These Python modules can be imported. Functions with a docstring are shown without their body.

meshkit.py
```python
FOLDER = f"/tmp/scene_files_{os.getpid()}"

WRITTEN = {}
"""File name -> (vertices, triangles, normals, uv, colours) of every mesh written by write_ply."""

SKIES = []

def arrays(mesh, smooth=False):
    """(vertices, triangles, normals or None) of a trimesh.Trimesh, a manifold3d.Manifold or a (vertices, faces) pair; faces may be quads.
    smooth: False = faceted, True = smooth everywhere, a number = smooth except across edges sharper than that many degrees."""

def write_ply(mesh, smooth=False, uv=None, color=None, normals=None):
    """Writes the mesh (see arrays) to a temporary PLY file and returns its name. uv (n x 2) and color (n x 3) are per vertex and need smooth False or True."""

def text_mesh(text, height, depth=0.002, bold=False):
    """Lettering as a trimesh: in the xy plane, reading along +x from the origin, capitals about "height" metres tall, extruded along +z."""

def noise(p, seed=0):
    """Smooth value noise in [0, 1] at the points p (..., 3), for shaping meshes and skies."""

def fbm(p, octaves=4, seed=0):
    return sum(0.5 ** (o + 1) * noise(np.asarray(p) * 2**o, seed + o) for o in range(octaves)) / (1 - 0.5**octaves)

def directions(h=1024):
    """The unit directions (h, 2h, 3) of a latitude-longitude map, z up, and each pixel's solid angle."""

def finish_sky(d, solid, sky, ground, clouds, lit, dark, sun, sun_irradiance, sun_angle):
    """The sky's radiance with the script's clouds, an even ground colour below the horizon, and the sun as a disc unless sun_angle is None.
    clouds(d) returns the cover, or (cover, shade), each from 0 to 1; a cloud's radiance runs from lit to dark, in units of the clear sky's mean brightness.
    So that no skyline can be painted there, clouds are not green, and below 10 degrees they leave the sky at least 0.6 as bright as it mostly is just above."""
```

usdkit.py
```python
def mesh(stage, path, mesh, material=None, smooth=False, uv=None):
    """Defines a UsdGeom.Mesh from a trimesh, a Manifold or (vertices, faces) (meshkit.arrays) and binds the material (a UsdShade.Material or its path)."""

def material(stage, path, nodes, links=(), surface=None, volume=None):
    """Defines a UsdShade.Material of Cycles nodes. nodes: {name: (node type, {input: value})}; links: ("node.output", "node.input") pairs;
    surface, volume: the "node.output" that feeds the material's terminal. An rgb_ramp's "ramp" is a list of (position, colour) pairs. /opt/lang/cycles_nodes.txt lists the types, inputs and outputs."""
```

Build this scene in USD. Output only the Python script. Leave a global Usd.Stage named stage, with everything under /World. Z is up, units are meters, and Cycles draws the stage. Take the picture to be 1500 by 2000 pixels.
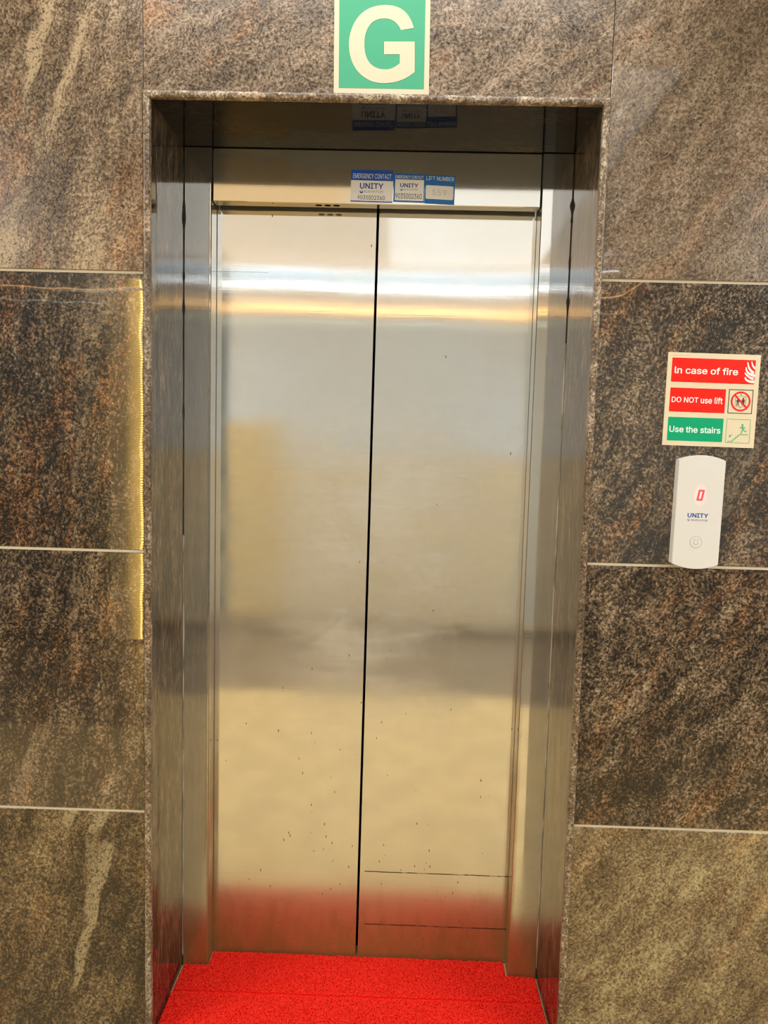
import math, random
import numpy as np, trimesh
from shapely.geometry import Polygon, Point, LineString, box as sbox
from shapely.ops import unary_union
from shapely import affinity
from pxr import Usd, UsdGeom, UsdLux, UsdShade, Sdf, Gf, Vt
import usdkit, meshkit

stage = Usd.Stage.CreateInMemory()
UsdGeom.SetStageUpAxis(stage, 'Z')
UsdGeom.Xform.Define(stage, '/World')
rng = np.random.default_rng(7)

# ------------------------------------------------------------------ camera
cam = UsdGeom.Camera.Define(stage, '/World/camera')
cam.CreateHorizontalApertureAttr(36.0)
cam.CreateFocalLengthAttr(1385.0 * 36.0 / 1500.0)
cam.CreateClippingRangeAttr(Gf.Vec2f(0.02, 100))
_R = np.array([[0.99945456, 0.02004474, 0.026245], [-0.02785753, 0.08492911, 0.99599749], [-0.01773555, 0.99618535, -0.08544118]])
_m = np.eye(4)
_m[0, :3], _m[1, :3], _m[2, :3], _m[3, :3] = _R[0], _R[1], -_R[2], (0.0711, -1.5431, 1.384)
cam.AddTransformOp().Set(Gf.Matrix4d(_m.tolist()))
cam.CreateExposureAttr(0.85)

# ------------------------------------------------------------------ lights (ceiling luminaires of the lobby)
def rect_light(name, x, y, z, w, d, power, color):
    l = UsdLux.RectLight.Define(stage, '/World/' + name)
    l.CreateWidthAttr(w); l.CreateHeightAttr(d); l.CreateIntensityAttr(power); l.CreateColorAttr(Gf.Vec3f(*color))
    l.AddTranslateOp().Set(Gf.Vec3d(x, y, z))
rect_light('ceiling_panel_light', -2.35, -1.60, 2.685, 0.5, 1.4, 15.0, (.94, 0.98, 1.0))
rect_light('ceiling_panel_light_001', 2.15, -1.35, 2.485, 0.6, 1.2, 13.0, (.93, 0.98, 1.0))
rect_light('ceiling_panel_light_002', -0.05, -0.40, 2.685, 1.4, 0.3, 5.5, (.95, 0.98, 1.0))
l = UsdLux.RectLight.Define(stage, '/World/added_uplight')             # added cool uplight, tints the ceiling in place of the light bar
l.CreateWidthAttr(4.0); l.CreateHeightAttr(0.05); l.CreateIntensityAttr(3.2); l.CreateColorAttr(Gf.Vec3f(.52, .78, 1.0))
l.AddTranslateOp().Set(Gf.Vec3d(-.55, -3.24, 2.635)); l.AddRotateXOp().Set(180.0)

# ------------------------------------------------------------------ helpers: prims
_used = {}
def numbered(path):
    n = _used.get(path, -1) + 1
    _used[path] = n
    return path if n == 0 else f'{path}_{n:03d}'
def tag(prim, label=None, cat=None, group=None, kind=None):
    for k, v in (('label', label), ('category', cat), ('group', group), ('kind', kind)):
        if v: prim.SetCustomDataByKey(k, v)
    return prim
def thing(name, label=None, cat=None, group=None, kind=None, loc=None):
    x = UsdGeom.Xform.Define(stage, numbered('/World/' + name))
    if loc: x.AddTranslateOp().Set(Gf.Vec3d(*loc))
    return tag(x.GetPrim(), label, cat, group, kind)
def obj(name, m, material, parent=None, label=None, smooth=30, kind=None):
    base = str(parent.GetPath()) if parent else '/World'
    return tag(usdkit.mesh(stage, numbered(f'{base}/{name}'), m, material, smooth).GetPrim(), label, None, None, kind)

# ------------------------------------------------------------------ helpers: meshes
def cbox(x0, x1, y0, y1, z0, z1, b=0.0):
    """box, chamfered by b"""
    if b <= 0:
        m = trimesh.creation.box([x1 - x0, y1 - y0, z1 - z0]); m.apply_translation([(x0 + x1) / 2, (y0 + y1) / 2, (z0 + z1) / 2]); return m
    p = []
    for sx in (0, 1):
        for sy in (0, 1):
            for sz in (0, 1):
                c = np.array([(x0, x1)[sx], (y0, y1)[sy], (z0, z1)[sz]], float)
                d = np.array([1 - 2 * sx, 1 - 2 * sy, 1 - 2 * sz]) * b
                for k in range(3):
                    q = c + d; q[k] = c[k]; p.append(q)
    return trimesh.convex.convex_hull(np.array(p))
def hull(p): return trimesh.convex.convex_hull(np.array(p, float))
def join(ms): return trimesh.util.concatenate(ms)
def prism_y(poly, y0, y1):
    """polygon in the x-z plane, extruded from y0 to y1"""
    gs = [g for g in getattr(poly, 'geoms', [poly]) if g.area > 1e-12]
    out = []
    for g in gs:
        m = trimesh.creation.extrude_polygon(g, y1 - y0, engine='earcut')
        v = np.array(m.vertices)
        out.append(trimesh.Trimesh(np.c_[v[:, 0], y1 - v[:, 2], v[:, 1]], m.faces, process=False))
    return join(out)
class Board:
    """a flat sheet near the wall with its own (u, v) axes in the x-z plane; prints are shapes laid on its face at depth y"""
    def __init__(s, ox, oz, w, h, slope=0.0, lean=0.0):
        s.o = np.array([ox, oz]); s.u = np.array([math.cos(slope), math.sin(slope)]) * w; s.v = np.array([lean, math.sqrt(1 - lean * lean)]) * h
        s.w, s.h = w, h
    def poly(s, g):
        return affinity.affine_transform(g, [s.u[0], s.v[0], s.u[1], s.v[1], s.o[0], s.o[1]])
    def sheet(s, g, y, t): return prism_y(s.poly(g), y - t, y)
    def text(s, txt, u0, v0, u1, v1, y, t=0.0002, bold=True):
        m = meshkit.text_mesh(txt, 1.0, 1.0, bold)
        b = m.bounds; v = np.array(m.vertices)
        U = u0 + (v[:, 0] - b[0, 0]) / (b[1, 0] - b[0, 0]) * (u1 - u0)
        V = v0 + (v[:, 1] - b[0, 1]) / (b[1, 1] - b[0, 1]) * (v1 - v0)
        P = s.o + U[:, None] * s.u + V[:, None] * s.v
        return trimesh.Trimesh(np.c_[P[:, 0], y - t * v[:, 2], P[:, 1]], m.faces, process=False)
def chaikin(p, n=2, closed=False):
    p = np.array(p, float)
    for _ in range(n):
        a, b = p[:-1], p[1:]
        q = np.empty((2 * len(a), 2)); q[0::2] = .75 * a + .25 * b; q[1::2] = .25 * a + .75 * b
        p = np.vstack([p[:1], q, p[-1:]])
    return p
def stroke(pts, w): return LineString(pts).buffer(w / 2, cap_style=2, join_style=2)

# ------------------------------------------------------------------ helpers: material graphs
class Graph:
    def __init__(s): s.n, s.l = {}, []
    def __call__(s, kind, out=None, **kw):
        name = f'n{len(s.n)}'; vals = {}
        for k, v in kw.items():
            if isinstance(v, Ref): s.l.append((v.r, f'{name}.{k}'))
            else: vals[k] = v
        s.n[name] = (kind, vals)
        return Ref(f'{name}.{out}') if out else Ref(name)
    def math(s, op, a, b=0.0, c=0.0, clamp=False): return s('math', 'value', math_type=op, value1=a, value2=b, value3=c, use_clamp=clamp)
    def ramp(s, fac, stops): return s('rgb_ramp', 'color', ramp=stops, fac=fac)
    def mixc(s, fac, a, b, t='mix'): return s('mix', 'color', mix_type=t, fac=fac, color1=a, color2=b)
    def smooth(s, v, a, b, lo=0.0, hi=1.0): return s('map_range', 'result', range_type='smoothstep', value=v, from_min=a, from_max=b, to_min=lo, to_max=hi, clamp=True)
    def pos(s): return s('geometry', 'position')
    def noise(s, vec, scale, detail=2.0, rough=.5, dist=0.0): return s('noise_texture', 'fac', vector=vec, scale=scale, detail=detail, roughness=rough, distortion=dist)
    def map(s, vec, loc=(0, 0, 0), rot=(0, 0, 0), scale=(1, 1, 1)): return s('mapping', 'vector', mapping_type='point', vector=vec, location=loc, rotation=rot, scale=scale)
    def done(s, name, surf): return usdkit.material(stage, '/World/Looks/' + name, s.n, s.l, surface=surf.r)
class Ref:
    def __init__(s, r): s.r = r
def plain(name, color, rough=.5, metallic=0.0, spec=.5, emit=None, strength=0.0, coat=0.0):
    g = Graph()
    kw = dict(base_color=color, roughness=rough, metallic=metallic, specular_ior_level=spec, coat_weight=coat)
    if emit: kw.update(emission_color=emit, emission_strength=strength)
    return g.done(name, g('principled_bsdf', 'BSDF', **kw))

def granite(name, seed, theta=25, tone=0.0, warm=.5, contrast=1.0, vein=.35, rough=.12, bump=.25, light=(.36, .27, .18), green=0.0, stretch=.8, spec=.5, patch=.15, ior=1.5, rust=.6, fine=185.0, coat=0.0):
    """flecked brown granite; theta = lean of its grain from the vertical, in degrees"""
    g = Graph(); p = g.pos()
    p = g('vector_math', 'vector', math_type='add', vector1=p, vector2=(seed * 3.17, seed * 1.91, seed * 2.23))
    r = g.map(p, rot=(0, math.radians(-theta), 0))
    warp = g('noise_texture', 'color', vector=r, scale=7.0, detail=2.0)
    rw = g('vector_math', 'vector', math_type='multiply_add', vector1=warp, vector2=(.05, .05, .05), vector3=r)
    s1 = g.map(rw, scale=(1, 1, stretch))
    s2 = g.map(rw, scale=(1, 1, .30))
    cr = g('voronoi_texture', None, vector=s1, scale=fine * 1.6, feature='f1')
    cv = g('separate_color', 'r', color=Ref(cr.r + '.color'))
    f0 = g.noise(s1, fine * .85, 2.0, .65)
    f = g.math('multiply_add', cv, .24, g.math('multiply_add', f0, .76, -.0))
    mid = g.noise(g.map(rw, scale=(1, 1, .5)), 42.0, 3.0, .6)
    streak = g.noise(s2, 24.0, 3.0, .55)
    low = g.noise(s2, 5.0, 3.0, .55)
    t = g.math('multiply_add', g.math('subtract', f, .5), 1.15 * contrast, .5)
    t = g.math('multiply_add', g.math('subtract', mid, .5), .44 * contrast, t)
    t = g.math('multiply_add', g.math('subtract', streak, .5), .66 * contrast, t)
    t = g.math('multiply_add', g.math('subtract', low, .5), patch * 2.0, t)
    t = g.math('add', t, tone)
    col = g.ramp(t, [(.20, (.010, .008, .007)), (.36, (.034, .024, .016)), (.48, (.098, .066, .039)), (.60, (.195, .138, .085)), (.74, light), (.9, tuple(min(1, c * 1.35) for c in light))])
    # rusty and blue-grey clouds of mineral
    w = g.noise(s2, 11.0, 4.0, .65)
    wf = g.smooth(w, .52, .66, 0.0, rust)
    col = g.mixc(wf, col, g.mixc(1.0, col, (1.30, .88, .55), 'multiply'))
    c2 = g.noise(g.map(s2, loc=(5, 3, 1)), 7.0, 3.0, .55)
    cf = g.smooth(c2, .50, .64, 0.0, (1 - warm) * .9)
    col = g.mixc(cf, col, g.mixc(1.0, col, (.86, .92, 1.12), 'multiply'))
    if green: col = g.mixc(green, col, g.mixc(1.0, col, (.98, 1.0, .72), 'multiply'))
    if vein:
        v = g.noise(g.map(rw, scale=(1, 1, .16)), 10.0, 3.0, .5, .3)
        vf = g.math('multiply', g.smooth(v, .60, .66), g.smooth(f, .30, .52, .15, 1.0))
        col = g.mixc(g.math('multiply', vf, vein), col, light)
    dots = g.noise(g.map(r, loc=(9, 2, 4)), fine * .8, 1.0, .5)
    col = g.mixc(g.smooth(dots, .66, .71, 0.0, .85), col, (.006, .006, .007))
    b = g('bump', 'normal', height=f0, strength=bump, distance=.0016)
    wob = g.noise(p, 9.0, 1.0)
    b = g('bump', 'normal', height=wob, strength=.12, distance=.004, normal=b)
    rr = g.smooth(f, .35, .65, rough * .7, rough * 1.5)
    return g.done(name, g('principled_bsdf', 'BSDF', base_color=col, roughness=rr, specular_ior_level=spec, ior=ior, normal=b, coat_weight=coat, coat_roughness=.02, coat_ior=1.6, coat_normal=g('bump', 'normal', height=wob, strength=.06, distance=.004)))

def steel(name, rough=.12, haze=.10, smudge=.30, marks=False, base=(.67, .67, .655), dirt=True, seed=0.0, residue=False):
    """brushed, finger-marked stainless steel with rust freckles and dirt near the floor"""
    g = Graph(); p0 = g.pos()
    p = g('vector_math', 'vector', math_type='add', vector1=p0, vector2=(seed, seed * .7, seed * 1.3))
    xyz = g('separate_xyz', None, vector=p0)
    X, Z = Ref(xyz.r + '.x'), Ref(xyz.r + '.z')
    brush = g.noise(g.map(p, scale=(.012, 1, 1)), 420.0, 2.0, .6)
    blot = g.noise(g.map(p, scale=(1, 1, .8)), 4.5, 3.0, .5, .5)
    wipe = g.noise(g.map(p, rot=(0, .35, 0), scale=(.5, 1, 2.0)), 8.0, 2.0, .5, .3)
    cent = g.math('multiply', g.smooth(Z, .45, .95), g.smooth(Z, 1.62, 1.25))          # where hands reach
    mid = g.math('multiply', g.smooth(X, -.34, -.05), g.smooth(X, .40, .15))
    hand = g.math('multiply', cent, g.math('multiply_add', mid, .75, .25))
    sm = g.math('multiply', g.smooth(g.math('add', g.math('multiply', blot, .6), g.math('multiply', wipe, .4)), .30, .68), g.math('multiply_add', hand, .9, .10))
    low_ = g.smooth(Z, .42, .02)
    rg = g.math('multiply_add', sm, smudge, g.math('multiply_add', g.math('subtract', brush, .5), .03, g.math('multiply_add', low_, .25, rough)))
    tint = g.mixc(g.smooth(blot, .4, .62, 0, .5), base, (base[0], base[1] * .975, base[2] * .91))
    if residue:                                                                          # dried brown residue with a wavy rim, on the left of the header
        rim = g.math('multiply_add', g.math('subtract', g.noise(g.map(p0, scale=(1, 1, .3)), 9.0, 3.0, .5), .5), .13, g.math('multiply_add', X, -.08, 2.050))
        left = g.smooth(X, .02, -.12)
        inside = g.math('multiply', g.smooth(g.math('subtract', rim, Z), -.001, .002), left)
        edge = g.math('multiply', g.math('less_than', g.math('absolute', g.math('subtract', rim, Z)), .0022), left)
        tint = g.mixc(g.math('multiply', inside, .75), tint, (.70, .54, .29))
        tint = g.mixc(g.math('multiply', edge, .35), tint, (.40, .30, .17))
    nrm = g('bump', 'normal', height=brush, strength=.022, distance=.0006)
    nrm = g('bump', 'normal', height=g.noise(p, 2.2, 1.0), strength=.10, distance=.012, normal=nrm)
    metal = g('principled_bsdf', 'BSDF', base_color=tint, metallic=1.0, roughness=rg, normal=nrm)
    film = g('diffuse_bsdf', 'BSDF', color=g.mixc(g.smooth(Z, .45, .08), (.58, .575, .54), (.40, .25, .10)))
    out = g('mix_closure', 'closure', fac=g.math('multiply_add', sm, .34, g.math('multiply_add', low_, .16, haze)), closure1=metal, closure2=film)
    if dirt:
        rise = g.smooth(Z, .30, .0)
        stain = g.noise(g.map(p, scale=(1, 1, .35)), 24.0, 5.0, .65)
        dm = g.math('multiply', g.smooth(g.math('multiply_add', rise, .30, stain), .58, .92), g.smooth(Z, .30, .06, 0, .62))
        dm = g.math('maximum', dm, g.math('multiply', g.smooth(Z, .17, .015, 0, .62), g.smooth(stain, .30, .58, .45, 1.0)))
        # freckles: one per cell, more of them low down, drawn out by gravity
        vo = g('voronoi_texture', None, vector=g.map(p, scale=(1, .001, .38)), scale=92.0, feature='f1')
        pick = g('separate_color', 'r', color=Ref(vo.r + '.color'))
        size = g('separate_color', 'g', color=Ref(vo.r + '.color'))
        few = g.smooth(Z, 1.0, .0, .03, 1.25)
        few = g.math('multiply', few, g.smooth(X, -.55, .35, .45, 1.2))
        few = g.math('multiply', few, g.smooth(g.noise(p, 5.0, 2.0), .42, .58, .25, 1.3))
        on = g.math('less_than', pick, few)
        dot = g.math('multiply', on, g.math('less_than', Ref(vo.r + '.distance'), g.math('multiply_add', size, .11, .035)))
        ed = g.math('multiply', g.smooth(g.math('absolute', X), .380, .401), g.smooth(Z, 1.25, .25, 0, .55))
        ed = g.math('multiply', ed, g.math('multiply', g.smooth(g.math('absolute', X), .412, .4015), g.smooth(stain, .32, .58, .35, 1.0)))
        rd = g.math('maximum', g.math('maximum', g.math('multiply', dot, .85), dm), ed)
        rust = g('diffuse_bsdf', 'BSDF', color=(.24, .115, .028))
        out = g('mix_closure', 'closure', fac=rd, closure1=out, closure2=rust)
    if marks:                                                                            # creases and a long scratch
        wav = g.math('multiply_add', g.math('subtract', g.noise(p, 14.0, 3.0), .5), .004, Z)
        ln = None
        for z, h, a, b2, amt in ((.2493, .0013, .0115, .45, .9), (.0994, .0017, .0151, .45, .8), (1.8255, .0006, -.45, -.27, .55)):
            q = g.math('less_than', g.math('absolute', g.math('subtract', wav, z)), h)
            q = g.math('multiply', q, g.math('multiply', g.math('greater_than', X, a), g.math('less_than', X, b2)))
            q = g.math('multiply', q, g.smooth(g.noise(p, 30.0, 2.0), .35, .5, amt * .55, amt))
            ln = q if ln is None else g.math('maximum', ln, q)
        out = g('mix_closure', 'closure', fac=ln, closure1=out, closure2=g('diffuse_bsdf', 'BSDF', color=(.03, .018, .01)))
    return g.done(name, out)

M = {}
M['grout'] = plain('grout', (.62, .56, .44), .9)
M['core'] = plain('core', (.05, .045, .04), .9)
M['dark'] = plain('dark', (.006, .006, .006), .9, spec=.1)
M['steel_door'] = steel('steel_door', .052, .10, .22, marks=True)
M['steel_jamb'] = steel('steel_jamb', .05, .06, .08, seed=3.0)
M['steel_header'] = steel('steel_header', .08, .12, .1, dirt=False, seed=5.0, residue=True)
M['sealant_black'] = plain('sealant_black', (.012, .010, .009), .55)
M['sealant_pale'] = plain('sealant_pale', (.45, .40, .32), .6)
M['cream'] = plain('cream', (.73, .64, .46), .45, spec=.3)
M['sign_cream'] = plain('sign_cream', (.62, .54, .39), .5, spec=.25)
M['sign_green'] = plain('sign_green', (.058, .34, .19), .5, spec=.25)
M['white_print'] = plain('white_print', (.88, .90, .86), .45)
M['sign_red'] = plain('sign_red', (.86, .012, .003), .42, spec=.25)
M['deep_green'] = plain('deep_green', (.0, .36, .17), .42, spec=.25)
M['icon_green'] = plain('icon_green', (.10, .42, .20), .45)
M['ink'] = plain('ink', (.022, .022, .025), .5)
M['pink_ink'] = plain('pink_ink', (.85, .50, .42), .5)
M['label_white'] = plain('label_white', (.80, .79, .76), .4)
M['label_blue'] = plain('label_blue', (.005, .085, .52), .4)
M['label_blue2'] = plain('label_blue2', (.0, .13, .46), .4)
M['logo_blue'] = plain('logo_blue', (.012, .055, .26), .45)
M['logo_pale'] = plain('logo_pale', (.20, .22, .38), .5)
M['etched'] = plain('etched', (.60, .61, .59), .5)
M['plastic'] = plain('plastic', (.72, .70, .67), .32)
M['plastic_grey'] = plain('plastic_grey', (.50, .50, .50), .4)

# ------------------------------------------------------------------ the setting: dimensions, metres (y = 0 is the face of the lift wall, the lobby lies at y < 0)
XL, XR, ZT, TW = -.4677, .4747, 2.1067, .0147      # opening
D1, YD = .2324, .2862                              # face of the steel frame, face of the door leaves
CEIL, YB, XS = 2.70, -3.30, 2.7                    # lobby ceiling, opposite wall, side walls

# --- lift wall
wall = thing('wall_front', 'lift wall of flecked brown granite slabs with cream joints around the door recess', kind='structure')
obj('wall_core', join([cbox(-XS, XL - TW, .012, .30, 0, CEIL), cbox(XR + TW, XS, .012, .30, 0, CEIL), cbox(XL - TW, XR + TW, .012, .30, ZT + TW, CEIL)]), M['core'], wall)
JX = (-.4835, .4895)
ROWL, ROWR = (.5505, 1.1493, 1.7508), (.5540, 1.1510, 1.7566)
G = .0032
slabs = []
def tile(x0, x1, z0, z1, mat, proud=0.0): obj('tile', cbox(x0, x1, -proud, .012, z0, z1, .0007), mat, wall)
gl = dict(theta=14, rough=.10)
T = dict(
  lt=granite('granite_lt', 1.0, theta=17, tone=.05, warm=.9, contrast=.62, vein=.85, rough=.28, bump=.25, light=(.40, .30, .18), fine=205),
  l2=granite('granite_l2', 2.3, theta=9, tone=-.105, warm=.8, contrast=.85, vein=.25, rough=.16, bump=.15, rust=.8, coat=.7),
  l3=granite('granite_l3', 3.6, theta=12, tone=-.09, warm=.75, contrast=.85, vein=.35, rough=.16, bump=.15, rust=.75, coat=.7),
  l4=granite('granite_l4', 4.1, theta=16, tone=-.04, warm=.8, contrast=.7, vein=.7, rough=.22, bump=.3, green=.45, light=(.38, .31, .18)),
  tc=granite('granite_tc', 5.7, theta=60, tone=.06, warm=.85, contrast=.62, vein=.12, rough=.30, bump=.3, light=(.36, .27, .19), fine=205, patch=.12),
  rt=granite('granite_rt', 6.2, theta=34, tone=.05, warm=.5, contrast=.55, vein=.0, rough=.26, bump=.4, light=(.33, .26, .20), patch=.10, rust=.3, fine=200, coat=.8),
  r2=granite('granite_r2', 7.4, theta=24, tone=-.06, warm=.6, contrast=.95, vein=.3, rough=.20, bump=.3, coat=1.0),
  r3=granite('granite_r3', 8.8, theta=33, tone=-.05, warm=.7, contrast=.95, vein=.35, rough=.22, bump=.4),
  r4=granite('granite_r4', 9.3, theta=32, tone=.10, warm=.8, contrast=.6, vein=.2, rough=.28, bump=.35, green=.45, light=(.38, .31, .19), patch=.22, rust=.3),
)
for x0, x1, rows, mats in ((-1.683, JX[0] - .0004, ROWL, 'l4 l3 l2 lt lt'), (JX[1] + .0004, 1.69, ROWR, 'r4 r3 r2 rt rt'), (-XS, -1.688, ROWL, 'l3 l2 l4 lt l2'), (1.695, XS, ROWR, 'r2 r4 r3 rt r2')):
    zs = (0.0,) + rows + (2.3555, CEIL)
    for k, mk in enumerate(mats.split()):
        tile(x0, x1, zs[k] + (G if k else 0), zs[k + 1] - (G if k < 4 else 0), T[mk], (.0004, .0010, .0008, .0022, .0012)[k])
    for z in rows + (2.3555,):
        obj('grout_joint', cbox(x0, x1, .0012, .012, z - G, z + G), M['grout'], wall)
tile(JX[0] + .0004, JX[1] - .0004, ZT + TW + .0012, 2.3555 - G, T['tc'], .0010)
tile(JX[0] + .0004, JX[1] - .0004, 2.3555 + G, CEIL, T['tc'], .0010)
obj('grout_joint', cbox(JX[0], JX[1], .0012, .012, 2.3555 - G, 2.3555 + G), M['grout'], wall)
for s, mk in ((-1, 'l'), (1, 'r')):                                  # narrow vertical joints
    x = JX[0] if s < 0 else JX[1]
    obj('grout_joint', cbox(x - .002, x + .002, .003, .012, 0, CEIL), M['dark'], wall)

# recess lining: polished slabs with a rough-edged, rounded front nosing
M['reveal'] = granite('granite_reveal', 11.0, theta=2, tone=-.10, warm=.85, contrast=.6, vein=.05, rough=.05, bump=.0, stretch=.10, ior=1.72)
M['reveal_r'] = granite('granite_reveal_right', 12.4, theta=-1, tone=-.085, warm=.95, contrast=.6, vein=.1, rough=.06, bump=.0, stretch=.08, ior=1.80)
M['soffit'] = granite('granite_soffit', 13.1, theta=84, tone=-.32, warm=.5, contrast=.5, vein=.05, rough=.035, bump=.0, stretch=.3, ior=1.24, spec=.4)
M['edge'] = granite('granite_edge', 14.5, theta=0, tone=.075, warm=.4, contrast=.6, vein=0, rough=.38, bump=.5, fine=190, stretch=.9, light=(.50, .42, .31), rust=.25)
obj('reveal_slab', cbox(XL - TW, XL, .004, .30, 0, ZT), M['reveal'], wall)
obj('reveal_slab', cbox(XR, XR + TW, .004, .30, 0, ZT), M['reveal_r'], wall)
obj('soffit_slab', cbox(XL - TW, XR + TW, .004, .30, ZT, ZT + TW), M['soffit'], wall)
def nosing(p, q, out):
    """half-round edge between p and q (x, z of the inner corner), `out` pointing away from the opening; mitred at both ends"""
    p, q, out = np.array(p, float), np.array(q, float), np.array(out, float)
    prof = [(0, .0045)] + [(.5 * TW - .5 * TW * math.cos(a), -.0055 - .0045 * math.sin(a)) for a in np.linspace(0, math.pi, 9)] + [(TW, .0045)]
    d = (q - p) / np.linalg.norm(q - p); L = np.linalg.norm(q - p); n = max(2, int(L / .012)); rows = []
    for k in range(n + 1):
        f = k / n
        for o, y in prof:
            a = o if p[1] > 1 else 0.0                                # mitre only where two edges meet
            b = o if q[1] > 1 else 0.0
            pt = p + out * o + d * ((L + a + b) * f - a)
            rows.append((pt[0], y, pt[1]))
    v = np.array(rows); m = len(prof)
    v[:, 1] += (meshkit.noise(v * [160, 160, 160], 3) - .5) * .0016 * (v[:, 1] < 0)
    F = []
    for k in range(n):
        for j in range(m - 1):
            a, b, c, e = k * m + j, k * m + j + 1, (k + 1) * m + j + 1, (k + 1) * m + j
            F += [(a, b, c), (a, c, e)]
    t = trimesh.Trimesh(v, F, process=False)
    if np.mean(t.face_normals[:, 1]) > 0: t.invert()
    return t
obj('edge_strip', nosing((XL, 0), (XL, ZT), (-1, 0)), M['edge'], wall, smooth=60)
obj('edge_strip', nosing((XR, 0), (XR, ZT), (1, 0)), M['edge'], wall, smooth=60)
obj('edge_strip', nosing((XL, ZT), (XR, ZT), (0, 1)), M['edge'], wall, smooth=60)

# --- floor, ceiling, the other walls of the lobby (seen in the steel)
def tiled_floor(name, color, rough):
    g = Graph(); p = g.pos()
    c = g.mixc(g.smooth(g.noise(p, 6.0, 4.0), .4, .6, 0, 1), color, tuple(c * .9 for c in color))
    return g.done(name, g('principled_bsdf', 'BSDF', base_color=c, roughness=rough))
M['floor'] = tiled_floor('floor_tan', (.84, .62, .29), .35)
M['floor_dark'] = tiled_floor('floor_border', (.30, .23, .15), .3)
fl = thing('floor', 'tan polished lobby floor under the red mats', kind='structure')
obj('floor_field', cbox(-XS, XS, -1.83, .36, -.05, 0), M['floor'], fl)
obj('floor_border', cbox(-XS, XS, YB - .1, -1.83, -.05, 0), M['floor_dark'], fl)
M['ceiling'] = plain('ceiling_paint', (.86, .82, .77), .8)
ce = thing('ceiling', 'warm cream lobby ceiling, reflected along the top of the lift doors', kind='structure')
obj('ceiling_slab', cbox(-XS, XS, YB - .1, .30, CEIL, CEIL + .1), M['ceiling'], ce)
M['added_glow_cool'] = plain('cool_glow_board', (.85, .86, .87), .8, emit=(.93, .98, 1.0), strength=.55)
M['added_glow_warm'] = plain('warm_glow_board', (.86, .83, .78), .8, emit=(1.0, .93, .84), strength=.30)
obj('added_glow_board', cbox(-1.15, -.03, -3.0, -1.0, CEIL - .012, CEIL, .002), M['added_glow_warm'], ce)  # added glowing board, lifts the warm ceiling tone mirrored in the left leaf
obj('added_glow_board', cbox(-.02, 1.0, -3.0, -1.0, CEIL - .012, CEIL, .002), M['added_glow_cool'], ce)  # added glowing board, gives cool fill and a whiter ceiling in the steel
obj('ceiling_bulkhead', cbox(1.52, XS, YB, -.02, 2.50, CEIL), M['ceiling'], ce)
M['wall_grey'] = plain('wall_grey', (.10, .135, .145), .4)
M['wall_gold'] = plain('wall_gold', (.90, .74, .40), .5)
M['wall_pale'] = plain('wall_pale', (.74, .80, .84), .5)
M['wall_taupe'] = plain('wall_taupe', (.50, .50, .45), .5)
M['skirting'] = plain('skirting', (.10, .085, .065), .4); M['brass'] = plain('brass', (.95, .72, .30), .25, .6)
wb = thing('wall_back', 'opposite lobby wall of dark, gold and pale panels, seen only in the steel', kind='structure')
obj('wall_panel', cbox(-XS, -1.235, YB - .1, YB, 0, CEIL), M['wall_grey'], wb)
M['wall_tan'] = plain('wall_tan', (.80, .69, .47), .5)
DADO = 1.36
ribs = [cbox(-1.235, -.80, YB - .1, YB, 0, DADO + .22)] + [cbox(-1.235, -.80, YB, YB + .012, z, z + .018, .004) for z in np.arange(.09, DADO + .19, .028)]
obj('wall_panel', join(ribs), M['wall_gold'], wb)
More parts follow.
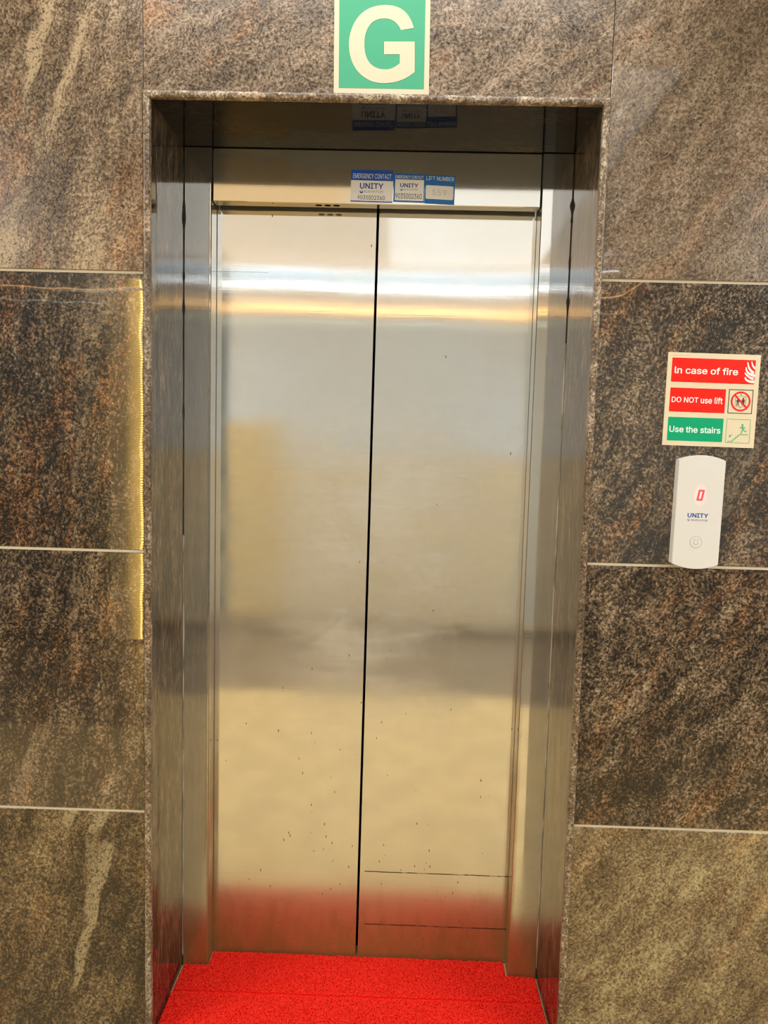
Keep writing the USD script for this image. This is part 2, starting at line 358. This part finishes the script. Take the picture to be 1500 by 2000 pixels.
obj('wall_panel', cbox(-.80, 1.02, YB - .1, YB, 0, DADO), M['wall_tan'], wb)
obj('wall_panel', join([cbox(-.80, 1.02, YB - .1, YB, DADO, CEIL), cbox(-1.235, -.80, YB - .1, YB, DADO + .22, CEIL)]), M['wall_pale'], wb)
obj('wall_panel', cbox(1.02, XS, YB - .1, YB, 0, CEIL), M['wall_taupe'], wb)
obj('skirting', cbox(-XS, XS, YB, YB + .016, 0, .062, .002), M['skirting'], wb); obj('skirting_bead', cbox(-XS, XS, YB, YB + .020, .062, .076, .002), M['brass'], wb)
M['wall_side'] = plain('wall_side', (.55, .50, .42), .7)
obj('wall_left', cbox(-XS - .1, -XS, YB - .1, .3, 0, CEIL), M['wall_side'], label='plain beige side wall of the lobby, left of the lift', kind='structure')
obj('wall_right', cbox(XS, XS + .1, YB - .1, .3, 0, CEIL), M['wall_side'], label='plain beige side wall of the lobby, right of the lift', kind='structure')

# lamps of the lobby that the steel and the polished stone mirror
M['led_white'] = plain('led_white', (.9, .9, .9), emit=(.84, .94, 1.0), strength=6.5)
M['led_amber'] = plain('led_amber', (.9, .7, .4), emit=(1.0, .50, .13), strength=7.5)
M['led_pale'] = plain('led_pale', (.8, .9, .8), emit=(.85, 1.0, .86), strength=1.5)
M['led_gold'] = plain('led_gold', (.9, .7, .3), emit=(1.0, .62, .14), strength=45.0)
M['alu'] = plain('alu', (.6, .6, .6), .35, 1.0)
t = thing('light_bar', 'cool white light bar under the ceiling, mirrored as the bright band across the doors', 'lamp')
obj('channel', cbox(-XS + .02, 1.5, YB, YB + .02, 2.555, 2.625, .002), M['alu'], t); obj('glow_face', cbox(-XS + .03, 1.49, YB + .02, YB + .026, 2.584, 2.594, .002), M['led_white'], t)
t = thing('cove_strip', 'amber light strip turning along the ceiling edge, mirrored as the orange band across the doors', 'lamp')
pth = [(-XS + .02, YB + .03)] + [(1.30 + .19 * math.sin(a), YB + .22 - .19 * math.cos(a)) for a in np.linspace(0, math.pi / 2, 9)] + [(1.49, -2.72)]
ln = LineString(pth)
def slab_xy(poly, z0, z1):
    m = trimesh.creation.extrude_polygon(poly, z1 - z0, engine='earcut'); m.apply_translation([0, 0, z0]); return m
obj('channel', slab_xy(ln.buffer(.012, cap_style=2), 2.395, 2.410), M['alu'], t); obj('glow_face', slab_xy(ln.buffer(.009, cap_style=2), 2.410, 2.416), M['led_amber'], t)
t = thing('glass_edge_light', 'thin pale green light line, mirrored just below the orange band', 'lamp')
obj('channel', cbox(-XS + .02, 1.5, YB, YB + .014, 2.325, 2.337, .001), M['alu'], t); obj('glow_face', cbox(-XS + .03, 1.49, YB + .014, YB + .018, 2.329, 2.334, .001), M['led_pale'], t)
t = thing('led_strip', 'upright strip of golden light beads, mirrored at the edge of the left granite slabs', 'lamp')
obj('channel', cbox(-1.70, -1.655, YB + .022, YB + .028, .02, 2.50, .001), M['alu'], t)
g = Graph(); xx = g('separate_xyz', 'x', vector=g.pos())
M['led_halo_paint'] = g.done('led_halo_paint', g('principled_bsdf', 'BSDF', base_color=(.7, .6, .4), roughness=.5, emission_color=(1.0, .60, .12), emission_strength=g.smooth(xx, -1.80, -1.68, 0.0, 5.0)))
obj('glow_face', cbox(-1.90, -1.682, YB + .022, YB + .030, .02, 2.49, .001), M['led_halo_paint'], t)  # added glowing sheet, halo of the beads painted as emission fading leftward
obj('led_beads', join([cbox(-1.680, -1.672, YB + .028, YB + .033, z, z + .008) for z in np.arange(.03, 2.48, .0167)]), M['led_gold'], t, kind='stuff')

# ------------------------------------------------------------------ the lift door
door = thing('door_1', 'closed two-leaf stainless steel lift door with steel frame in the granite recess', 'elevator door', kind='structure')
def leaf(poly): return prism_y(Polygon(poly), YD, YD + .03)
obj('door_leaf', leaf([(-.44, .004), (-.0085, .004), (.0012, 2.02), (-.44, 2.02)]), M['steel_door'], door)
obj('door_leaf', leaf([(-.0022, .004), (.44, .004), (.44, 2.02), (.0075, 2.02)]), M['steel_door'], door)
obj('door_post', cbox(XL + .0005, -.400, D1, YD - .003, 0, ZT - .0005, .0016), M['steel_jamb'], door)
obj('door_post', cbox(.400, XR - .0005, D1, YD - .003, 0, ZT - .0005, .0016), M['steel_jamb'], door)
hd = obj('header_panel', cbox(-.3980, .3980, D1 + .004, D1 + .036, 1.981, ZT - .0010, .0014), M['steel_header'], door)
for x in (-.141, -.119, -.097):
    c = trimesh.creation.cylinder(.0055, .0006, sections=18); c.apply_scale([1.5, 1, 1]); c.apply_translation([x, D1 + .020, 1.981])
    obj('screw_hole', c, M['dark'], hd)
obj('gap_dark_sheet', cbox(-.46, .46, YD + .05, YD + .06, 0, 2.1), M['dark'], door)  # added black sheet that keeps the gap between the leaves dark
def bead(x, z0, z1, r, seed, lumps=()):
    """a hand-run bead of sealant in the corner at x, thick and thin by turns"""
    n = max(8, int((z1 - z0) / .006)); z = np.linspace(z0, z1, n)
    k = meshkit.noise(np.c_[z * 28, z * 0, z * 0], seed)
    rad = r * (.45 + 1.1 * k ** 2)
    for zc, a, w in lumps: rad += a * np.exp(-((z - zc) / w) ** 2)
    rad[[0, -1]] = .0003
    ang = np.linspace(0, 2 * math.pi, 8, endpoint=False)
    xo = (meshkit.noise(np.c_[z * 40, z * 0 + 3, z * 0], seed + 5) - .5) * .0008
    v = np.stack([x + xo[:, None] + rad[:, None] * np.cos(ang), D1 + np.minimum(rad, .002)[:, None] * np.sin(ang) * .8, np.repeat(z[:, None], 8, 1)], -1).reshape(-1, 3)
    f = []
    for i in range(n - 1):
        for j in range(8):
            a, b = i * 8 + j, i * 8 + (j + 1) % 8
            f += [(a, b, b + 8), (a, b + 8, a + 8)]
    return trimesh.Trimesh(v, f, process=False)
obj('sealant_bead', bead(XL + .0006, 1.16, ZT, .0020, 1, [(1.935, .0032, .018), (1.80, .002, .01), (1.72, .0022, .012)]), M['sealant_black'], door)
obj('sealant_bead', bead(XL + .0006, .03, 1.16, .0012, 2, [(.90, .0014, .03), (.30, .001, .02)]), M['sealant_pale'], door)
obj('sealant_bead', bead(XR - .0006, 1.66, ZT, .0021, 3, [(1.985, .0050, .012), (1.95, .0024, .004), (1.85, .0012, .02), (1.76, .002, .008)]), M['sealant_black'], door)
obj('sealant_bead', bead(XR - .0006, .03, 1.66, .0012, 4, [(1.2, .0008, .02)]), M['sealant_pale'], door)

# ------------------------------------------------------------------ floor sign G above the opening
b = Board(-.0838, 2.1218, .1976, .1995, .0015, -.012)
t = thing('floor_sign', 'square green floor sign with a large cream letter G above the lift opening', 'sign')
FY = -.0012
obj('sign_plate', b.sheet(sbox(0, 0, 1, 1), FY, .003), M['sign_cream'], t)
obj('green_field', b.sheet(sbox(.053, .053, .947, .947), FY - .003, .0003), M['sign_green'], t)
outer = [(162.8, 131.2), (156.6, 147.4), (144.4, 163.5), (126.4, 173.2), (101.8, 176.1), (76.2, 171.8), (54.3, 159.8), (38.8, 139.8), (30.7, 116.3), (29.1, 96.4), (32.4, 74.2), (41.2, 53.1), (56.0, 36.9), (76.1, 25.4), (93.5, 22.1), (107.1, 21.9), (128.1, 24.3), (150.1, 32.5), (167.1, 45.0)]
inner = [(135.7, 61.7), (126.0, 54.5), (116.3, 50.3), (106.4, 48.8), (90.3, 50.4), (75.3, 58.4), (65.0, 73.5), (60.7, 98.1), (63.4, 121.5), (73.3, 139.2), (87.8, 147.5), (103.8, 149.4), (118.6, 146.1), (129.9, 137.7), (136.4, 126.6)]
gp = np.vstack([chaikin(outer, 3), [(165.3, 104.8), (102.0, 103.9), (102.7, 78.8), (135.2, 79.3)], chaikin(inner, 3)]) / 1000 + [-.0838, 2.1218 - .0008]
obj('letter', prism_y(Polygon(gp).buffer(0), FY - .0038, FY - .0033), M['sign_cream'], t)

# ------------------------------------------------------------------ fire notice
b = Board(.6364, 1.4130, .1948, .1966, -.0105, .0105)
t = thing('fire_notice', 'square red, green and cream notice beside the door reading In case of fire', 'sign')
FY = -.0010
obj('notice_plate', b.sheet(sbox(0, 0, 1, 1), FY, .0025), M['cream'], t)
Y1 = FY - .0025; Y2 = Y1 - .0003
def band(name, u0, v0, u1, v1, m): return obj(name, b.sheet(sbox(u0, v0, u1, v1), Y1, .0003), m, t)
r1 = band('red_band', .047, .686, .948, .942, M['sign_red']); r2 = band('red_band', .048, .366, .650, .622, M['sign_red']); r3 = band('green_band', .047, .054, .648, .307, M['deep_green'])
obj('lettering', b.text('ln case of fire', .078, .774, .766, .850, Y2), M['white_print'], r1)
obj('lettering', join([b.text('DO NOT', .068, .466, .360, .526, Y2), b.text('use lift', .385, .462, .622, .532, Y2)]), M['white_print'], r2)
obj('lettering', b.text('Use the stairs', .066, .143, .623, .213, Y2), M['white_print'], r3)
fl_ = []
for pts, w in (([(.862, .915), (.873, .870), (.895, .835), (.925, .812)], .020), ([(.905, .925), (.912, .895), (.928, .870), (.948, .855)], .017), ([(.848, .862), (.855, .825), (.885, .795), (.945, .778)], .021),
               ([(.840, .803), (.862, .780), (.895, .757), (.925, .747)], .020), ([(.845, .755), (.858, .730), (.900, .713), (.946, .713)], .022)):
    c = chaikin(pts, 2)
    ws = np.linspace(.25, 1, len(c)) ** .7 * w * 1.5 if pts[0][1] > 0 else None
    fl_.append(unary_union([LineString(c[i:i + 2]).buffer(ws[i] / 2) for i in range(len(c) - 1)]))
obj('flame_emblem', b.sheet(unary_union(fl_).intersection(sbox(0, 0, .948, 1)), Y2, .0002), M['white_print'], r1)
def frame(u0, v0, u1, v1, w): return sbox(u0, v0, u1, v1).difference(sbox(u0 + w, v0 + w, u1 - w, v1 - w))
pic = obj('no_lift_pictogram', b.sheet(frame(.684, .368, .948, .626, .007), Y1, .0003), M['ink'], t)
C = (.818, .499)
def person(cx, cy, s, lady=False):
    g = [Point(cx, cy + .024 * s).buffer(.0075 * s), Polygon([(cx - .010 * s, cy + .015 * s), (cx + .010 * s, cy + .015 * s), (cx + .006 * s, cy - .010 * s), (cx - .006 * s, cy - .010 * s)]),
         stroke([(cx - .009 * s, cy + .013 * s), (cx - .017 * s, cy - .006 * s)], .005 * s), stroke([(cx + .009 * s, cy + .013 * s), (cx + .017 * s, cy - .006 * s)], .005 * s)]
    if lady: g.append(Polygon([(cx - .005 * s, cy + .006 * s), (cx + .005 * s, cy + .006 * s), (cx + .015 * s, cy - .018 * s), (cx - .015 * s, cy - .018 * s)]))
    g += [stroke([(cx - .004 * s, cy - .008 * s), (cx - .010 * s, cy - .042 * s)], .007 * s), stroke([(cx + .004 * s, cy - .008 * s), (cx + .010 * s, cy - .042 * s)], .007 * s)]
    return unary_union(g)
car = unary_union([person(C[0] - .030, C[1] - .002, 1.1), person(C[0] + .028, C[1] + .006, 1.1, True), frame(C[0] - .058, C[1] - .058, C[0] + .058, C[1] + .056, .0022),
                   Polygon([(C[0] - .007, C[1] + .066), (C[0] + .007, C[1] + .066), (C[0], C[1] + .080)]), Polygon([(C[0] - .007, C[1] - .064), (C[0] + .007, C[1] - .064), (C[0], C[1] - .076)])])
obj('lift_car', b.sheet(car, Y1, .0003), M['ink'], pic)
ring = Point(C).buffer(.106, 32).difference(Point(C).buffer(.089, 32)).union(stroke([(C[0] - .070, C[1] + .070), (C[0] + .070, C[1] - .070)], .016))
obj('prohibition_ring', b.sheet(ring, Y2, .0002), M['sign_red'], pic)
pic = obj('stairs_pictogram', b.sheet(frame(.684, .050, .945, .308, .004), Y1, .0003), M['icon_green'], t)
st = [(.706, .066), (.760, .066)]
x, z = .760, .066
for k in range(5): st += [(x, z + .0155), (x + .0172, z + .0155)]; x += .0172; z += .0155
st += [(.925, z)]
run = unary_union([stroke(st, .0075), Point(.858, .246).buffer(.012), stroke([(.858, .232), (.868, .195)], .020), stroke([(.860, .226), (.842, .212), (.838, .226)], .009), stroke([(.860, .228), (.880, .214), (.892, .220)], .009),
                   stroke([(.866, .196), (.852, .172), (.850, .152)], .010), stroke([(.868, .196), (.888, .180), (.908, .178)], .010), stroke([(.752, .142), (.732, .120)], .007), Polygon([(.720, .108), (.724, .140), (.746, .118)])])
obj('running_figure', b.sheet(run, Y1, .0003), M['icon_green'], pic)
obj('fine_print', b.sheet(unary_union([sbox(u, .967, u + .016, .977) for u in (.046, .066, .086, .118, .138, .158, .178, .205, .225)]), Y1, .0002), M['pink_ink'], t)

# ------------------------------------------------------------------ landing call panel
M['digit'] = plain('digit', (.55, .07, .09), .4, emit=(1.0, .06, .09), strength=.20)
g = Graph(); p = g.pos()                                              # halo of the lit figure, painted as emission fading across the white face
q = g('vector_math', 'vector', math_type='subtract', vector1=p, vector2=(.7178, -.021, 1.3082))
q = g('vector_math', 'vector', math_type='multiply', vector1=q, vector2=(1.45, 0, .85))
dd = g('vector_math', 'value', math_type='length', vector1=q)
painted_halo = g.smooth(dd, .0215, .006, 0.0, .9)
M['panel_face'] = g.done('panel_face', g('principled_bsdf', 'BSDF', base_color=(.70, .69, .675), roughness=.30, emission_color=(1.0, .07, .09), emission_strength=painted_halo))
t = thing('call_panel', 'slim white lift call panel with a red digit 0 below the fire notice', 'call panel')
PC, PW, PH, PB, A = (.7165, 1.271), .0995, .1118, .0105, -.011
def pl(g): return affinity.translate(affinity.rotate(g, A, origin=(0, 0), use_radians=True), *PC)
R_ = (PW * PW / 4 + PB * PB) / (2 * PB)
def arc(sg): 
    a = math.asin(PW / 2 / R_); return [(R_ * math.sin(k), sg * (PH + PB - R_ + R_ * math.cos(k))) for k in np.linspace(-a, a, 25)]
outl = Polygon(arc(1) + arc(-1)[::-1]).buffer(-.003).buffer(.003, 8)
obj('panel_body', prism_y(pl(outl.buffer(-.0006)), -.0165, -.0005), M['plastic'], t)
lay = [prism_y(pl(outl), -.0190, -.0165), prism_y(pl(outl.buffer(-.0010)), -.0205, -.0190)]
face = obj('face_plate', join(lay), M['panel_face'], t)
def mark(name, g, m, par, y=-.0205, d=.0002): return obj(name, prism_y(pl(g), y - d, y), m, par)
# seven-segment 0, slanted
sl = .16; W, H, s = .0044, .0098, .0042
seg = [LineString([(-W, H), (W, H)]), LineString([(-W, -H), (W, -H)])] + [LineString([(x, z0), (x, z1)]) for x in (-W, W) for z0, z1 in ((-H, -.001), (.001, H))]
seg = unary_union([k.buffer(s / 2) for k in seg])
seg = affinity.translate(affinity.affine_transform(seg, [1, sl, 0, 1, 0, 0]), .0010, .0372)
mark('digit', seg, M['digit'], face)
pb = Board(PC[0] - PW / 2, PC[1], PW, PW, A, -A)                      # u, v in panel widths, v from its middle
def ptext(name, s_, u0, v0, u1, v1, m): obj(name, pb.text(s_, u0, v0, u1, v1, -.0205), m, face)
ptext('lettering', 'UNITY', .265, -.105, .705, -.012, M['logo_blue'])
ptext('lettering', 'ELEVATOR', .36, -.180, .700, -.140, M['logo_pale'])
def ulogo(cx, cz, r): return Point(cx, cz).buffer(r).difference(Point(cx, cz + r * .35).buffer(r * .62)).intersection(sbox(cx - r, cz - r, cx + r, cz + r * .25)).union(Point(cx, cz + r * .75).buffer(r * .25))
mark('logo', ulogo(-.0206, -.0155, .0030), M['logo_pale'], face)
BC = (-.0016, -.0637)
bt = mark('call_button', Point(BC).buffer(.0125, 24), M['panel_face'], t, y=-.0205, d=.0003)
mark('button_ring', Point(BC).buffer(.0128, 24).difference(Point(BC).buffer(.0116, 24)), M['plastic_grey'], bt, y=-.0208)
um = Point(BC[0], BC[1] - .001).buffer(.0058).difference(Point(BC[0], BC[1] - .001).buffer(.0036)).intersection(sbox(-1, -1, 1, BC[1] - .001))
um = unary_union([um, sbox(BC[0] - .0058, BC[1] - .001, BC[0] - .0036, BC[1] + .0008), sbox(BC[0] + .0036, BC[1] - .001, BC[0] + .0058, BC[1] + .0008), sbox(BC[0] - .005, BC[1] + .003, BC[0] - .0022, BC[1] + .0062), sbox(BC[0] + .0022, BC[1] + .003, BC[0] + .005, BC[1] + .0062)])
mark('button_emblem', um, M['plastic_grey'], bt, y=-.0208)

# ------------------------------------------------------------------ stickers on the header
SY = D1 + .004 - .0001
def sticker(name, label, board, base):
    t = thing(name, label, 'sticker'); f = obj('backing', board.sheet(sbox(0, 0, 1, 1), SY, .0003), base, t); return t, f
E1, E2 = SY - .0003, SY - .0005
b = Board(-.0623, 1.9862, .1022, .0750, -.0105, .016)
t, f = sticker('contact_sticker', 'largest blue and white emergency contact sticker, leftmost of three on the steel header', b, M['label_white'])
obj('blue_heading', b.sheet(sbox(0, .673, 1, 1), E1, .0002), M['label_blue'], t); obj('blue_foot', b.sheet(sbox(0, 0, 1, .032), E1, .0002), M['label_blue'], t)
obj('lettering', b.text('EMERGENCY CONTACT', .045, .735, .950, .885, E2, bold=False), M['white_print'], t)
obj('lettering', b.text('UNITY', .215, .415, .770, .590, E1), M['logo_blue'], t); obj('lettering', b.text('ELEVATOR', .320, .300, .765, .362, E1, bold=False), M['logo_pale'], t)
obj('logo', prism_y(b.poly(affinity.scale(ulogo(.255, .325, .040), 1, b.w / b.h)), E1 - .0002, E1), M['logo_blue'], t)
obj('lettering', b.text('9035002360', .170, .075, .815, .205, E1, bold=False), M['ink'], t)
b = Board(.0420, 1.9876, .0748, .0662, -.015, .004)
t, f = sticker('contact_sticker', 'smaller emergency contact sticker between the other two stickers on the steel header', b, M['label_blue2'])
obj('white_field', b.sheet(sbox(.045, .055, .975, .800), E1, .0002), M['label_white'], t)
obj('lettering', b.text('EMERGENCY CONTACT', .050, .835, .955, .945, E1, bold=False), M['white_print'], t)
obj('lettering', b.text('UNITY', .210, .525, .790, .665, E2), M['logo_blue'], t); obj('lettering', b.text('ELEVATOR', .320, .425, .780, .480, E2, bold=False), M['logo_pale'], t)
obj('logo', prism_y(b.poly(affinity.scale(ulogo(.255, .445, .038), 1, b.w / b.h)), E2 - .0002, E2), M['logo_blue'], t)
obj('lettering', b.text('9035002360', .065, .125, .915, .305, E2, bold=False), M['ink'], t)
b = Board(.1170, 1.9853, .0727, .0672, -.034, .010)
t, f = sticker('lift_number_sticker', 'blue lift number sticker with a white window, rightmost of three on the steel header', b, M['label_blue2'])
win = sbox(.035, .165, .960, .640).buffer(-.05).buffer(.05, 8)
obj('white_window', b.sheet(win, E1, .0002), M['label_white'], t)
obj('lettering', b.text('LIFT NUMBER', .045, .815, .965, .955, E1, bold=False), M['white_print'], t)
obj('lettering', b.text('559', .250, .290, .740, .510, E2), M['etched'], t)

# ------------------------------------------------------------------ the red mats
g = Graph()
ci = g.noise(g.pos(), 330.0, 2.0, .6)
M['pile'] = g.done('red_pile', g('principled_bsdf', 'BSDF', base_color=g.ramp(ci, [(.3, (.90, .006, .002)), (.7, (1.0, .035, .012))]), roughness=.5, specular_ior_level=.35))
M['mat_base'] = plain('mat_base', (.95, .012, .004), .7)
def red_mat(name, label, poly, seed):
    t = thing(name, label, 'door mat')
    p = Polygon(poly)
    obj('backing', slab_xy(p, .0005, .0050), M['mat_base'], t)
    r = np.random.default_rng(seed); x0, y0, x1, y1 = p.bounds; inner = p.buffer(-.0030)
    n = int(inner.area * 180000); pts = []
    import shapely
    while len(pts) < n:
        c = r.uniform((x0, y0), (x1, y1), (n, 2)); pts += list(c[shapely.contains_xy(inner, c[:, 0], c[:, 1])])
    pts = np.array(pts[:n]); a = r.uniform(0, 2 * math.pi, n); rad = r.uniform(.0020, .0036, n); top = r.uniform(.0050, .0066, n); tw = r.uniform(-.8, .8, n)
    k = np.linspace(0, math.pi, 7)
    L = np.cos(k)[None] * rad[:, None]; Hh = np.sin(k)[None] ** .7 * top[:, None]
    aa = a[:, None] + tw[:, None] * np.cos(k)[None]
    P = np.stack([pts[:, :1] + L * np.cos(aa), pts[:, 1:] + L * np.sin(aa), .0045 + Hh], -1).reshape(-1, 3).astype(np.float32)
    cv = UsdGeom.BasisCurves.Define(stage, numbered(str(t.GetPath()) + '/pile'))
    cv.CreateTypeAttr('linear'); cv.CreatePointsAttr(Vt.Vec3fArray.FromNumpy(P)); cv.CreateCurveVertexCountsAttr(Vt.IntArray.FromNumpy(np.full(n, 7, np.int32)))
    cv.CreateWidthsAttr(Vt.FloatArray([.0013])); cv.SetWidthsInterpolation('constant')
    UsdShade.MaterialBindingAPI.Apply(cv.GetPrim()).Bind(M['pile']); tag(cv.GetPrim(), kind='stuff')
red_mat('door_mat', 'bright red looped mat against the doors, notched around the frame posts', [(-.4640, .1345), (.4715, .1375), (.4715, .2290), (.3950, .2300), (.3950, .2815), (-.3965, .2815), (-.3975, .2290), (-.4625, .2290)], 21)
red_mat('door_mat', 'bright red looped mat at the front of the recess, in front of the notched one', [(-.4660, .0050), (.4715, .0080), (.4715, .1345), (-.4660, .1312)], 22)
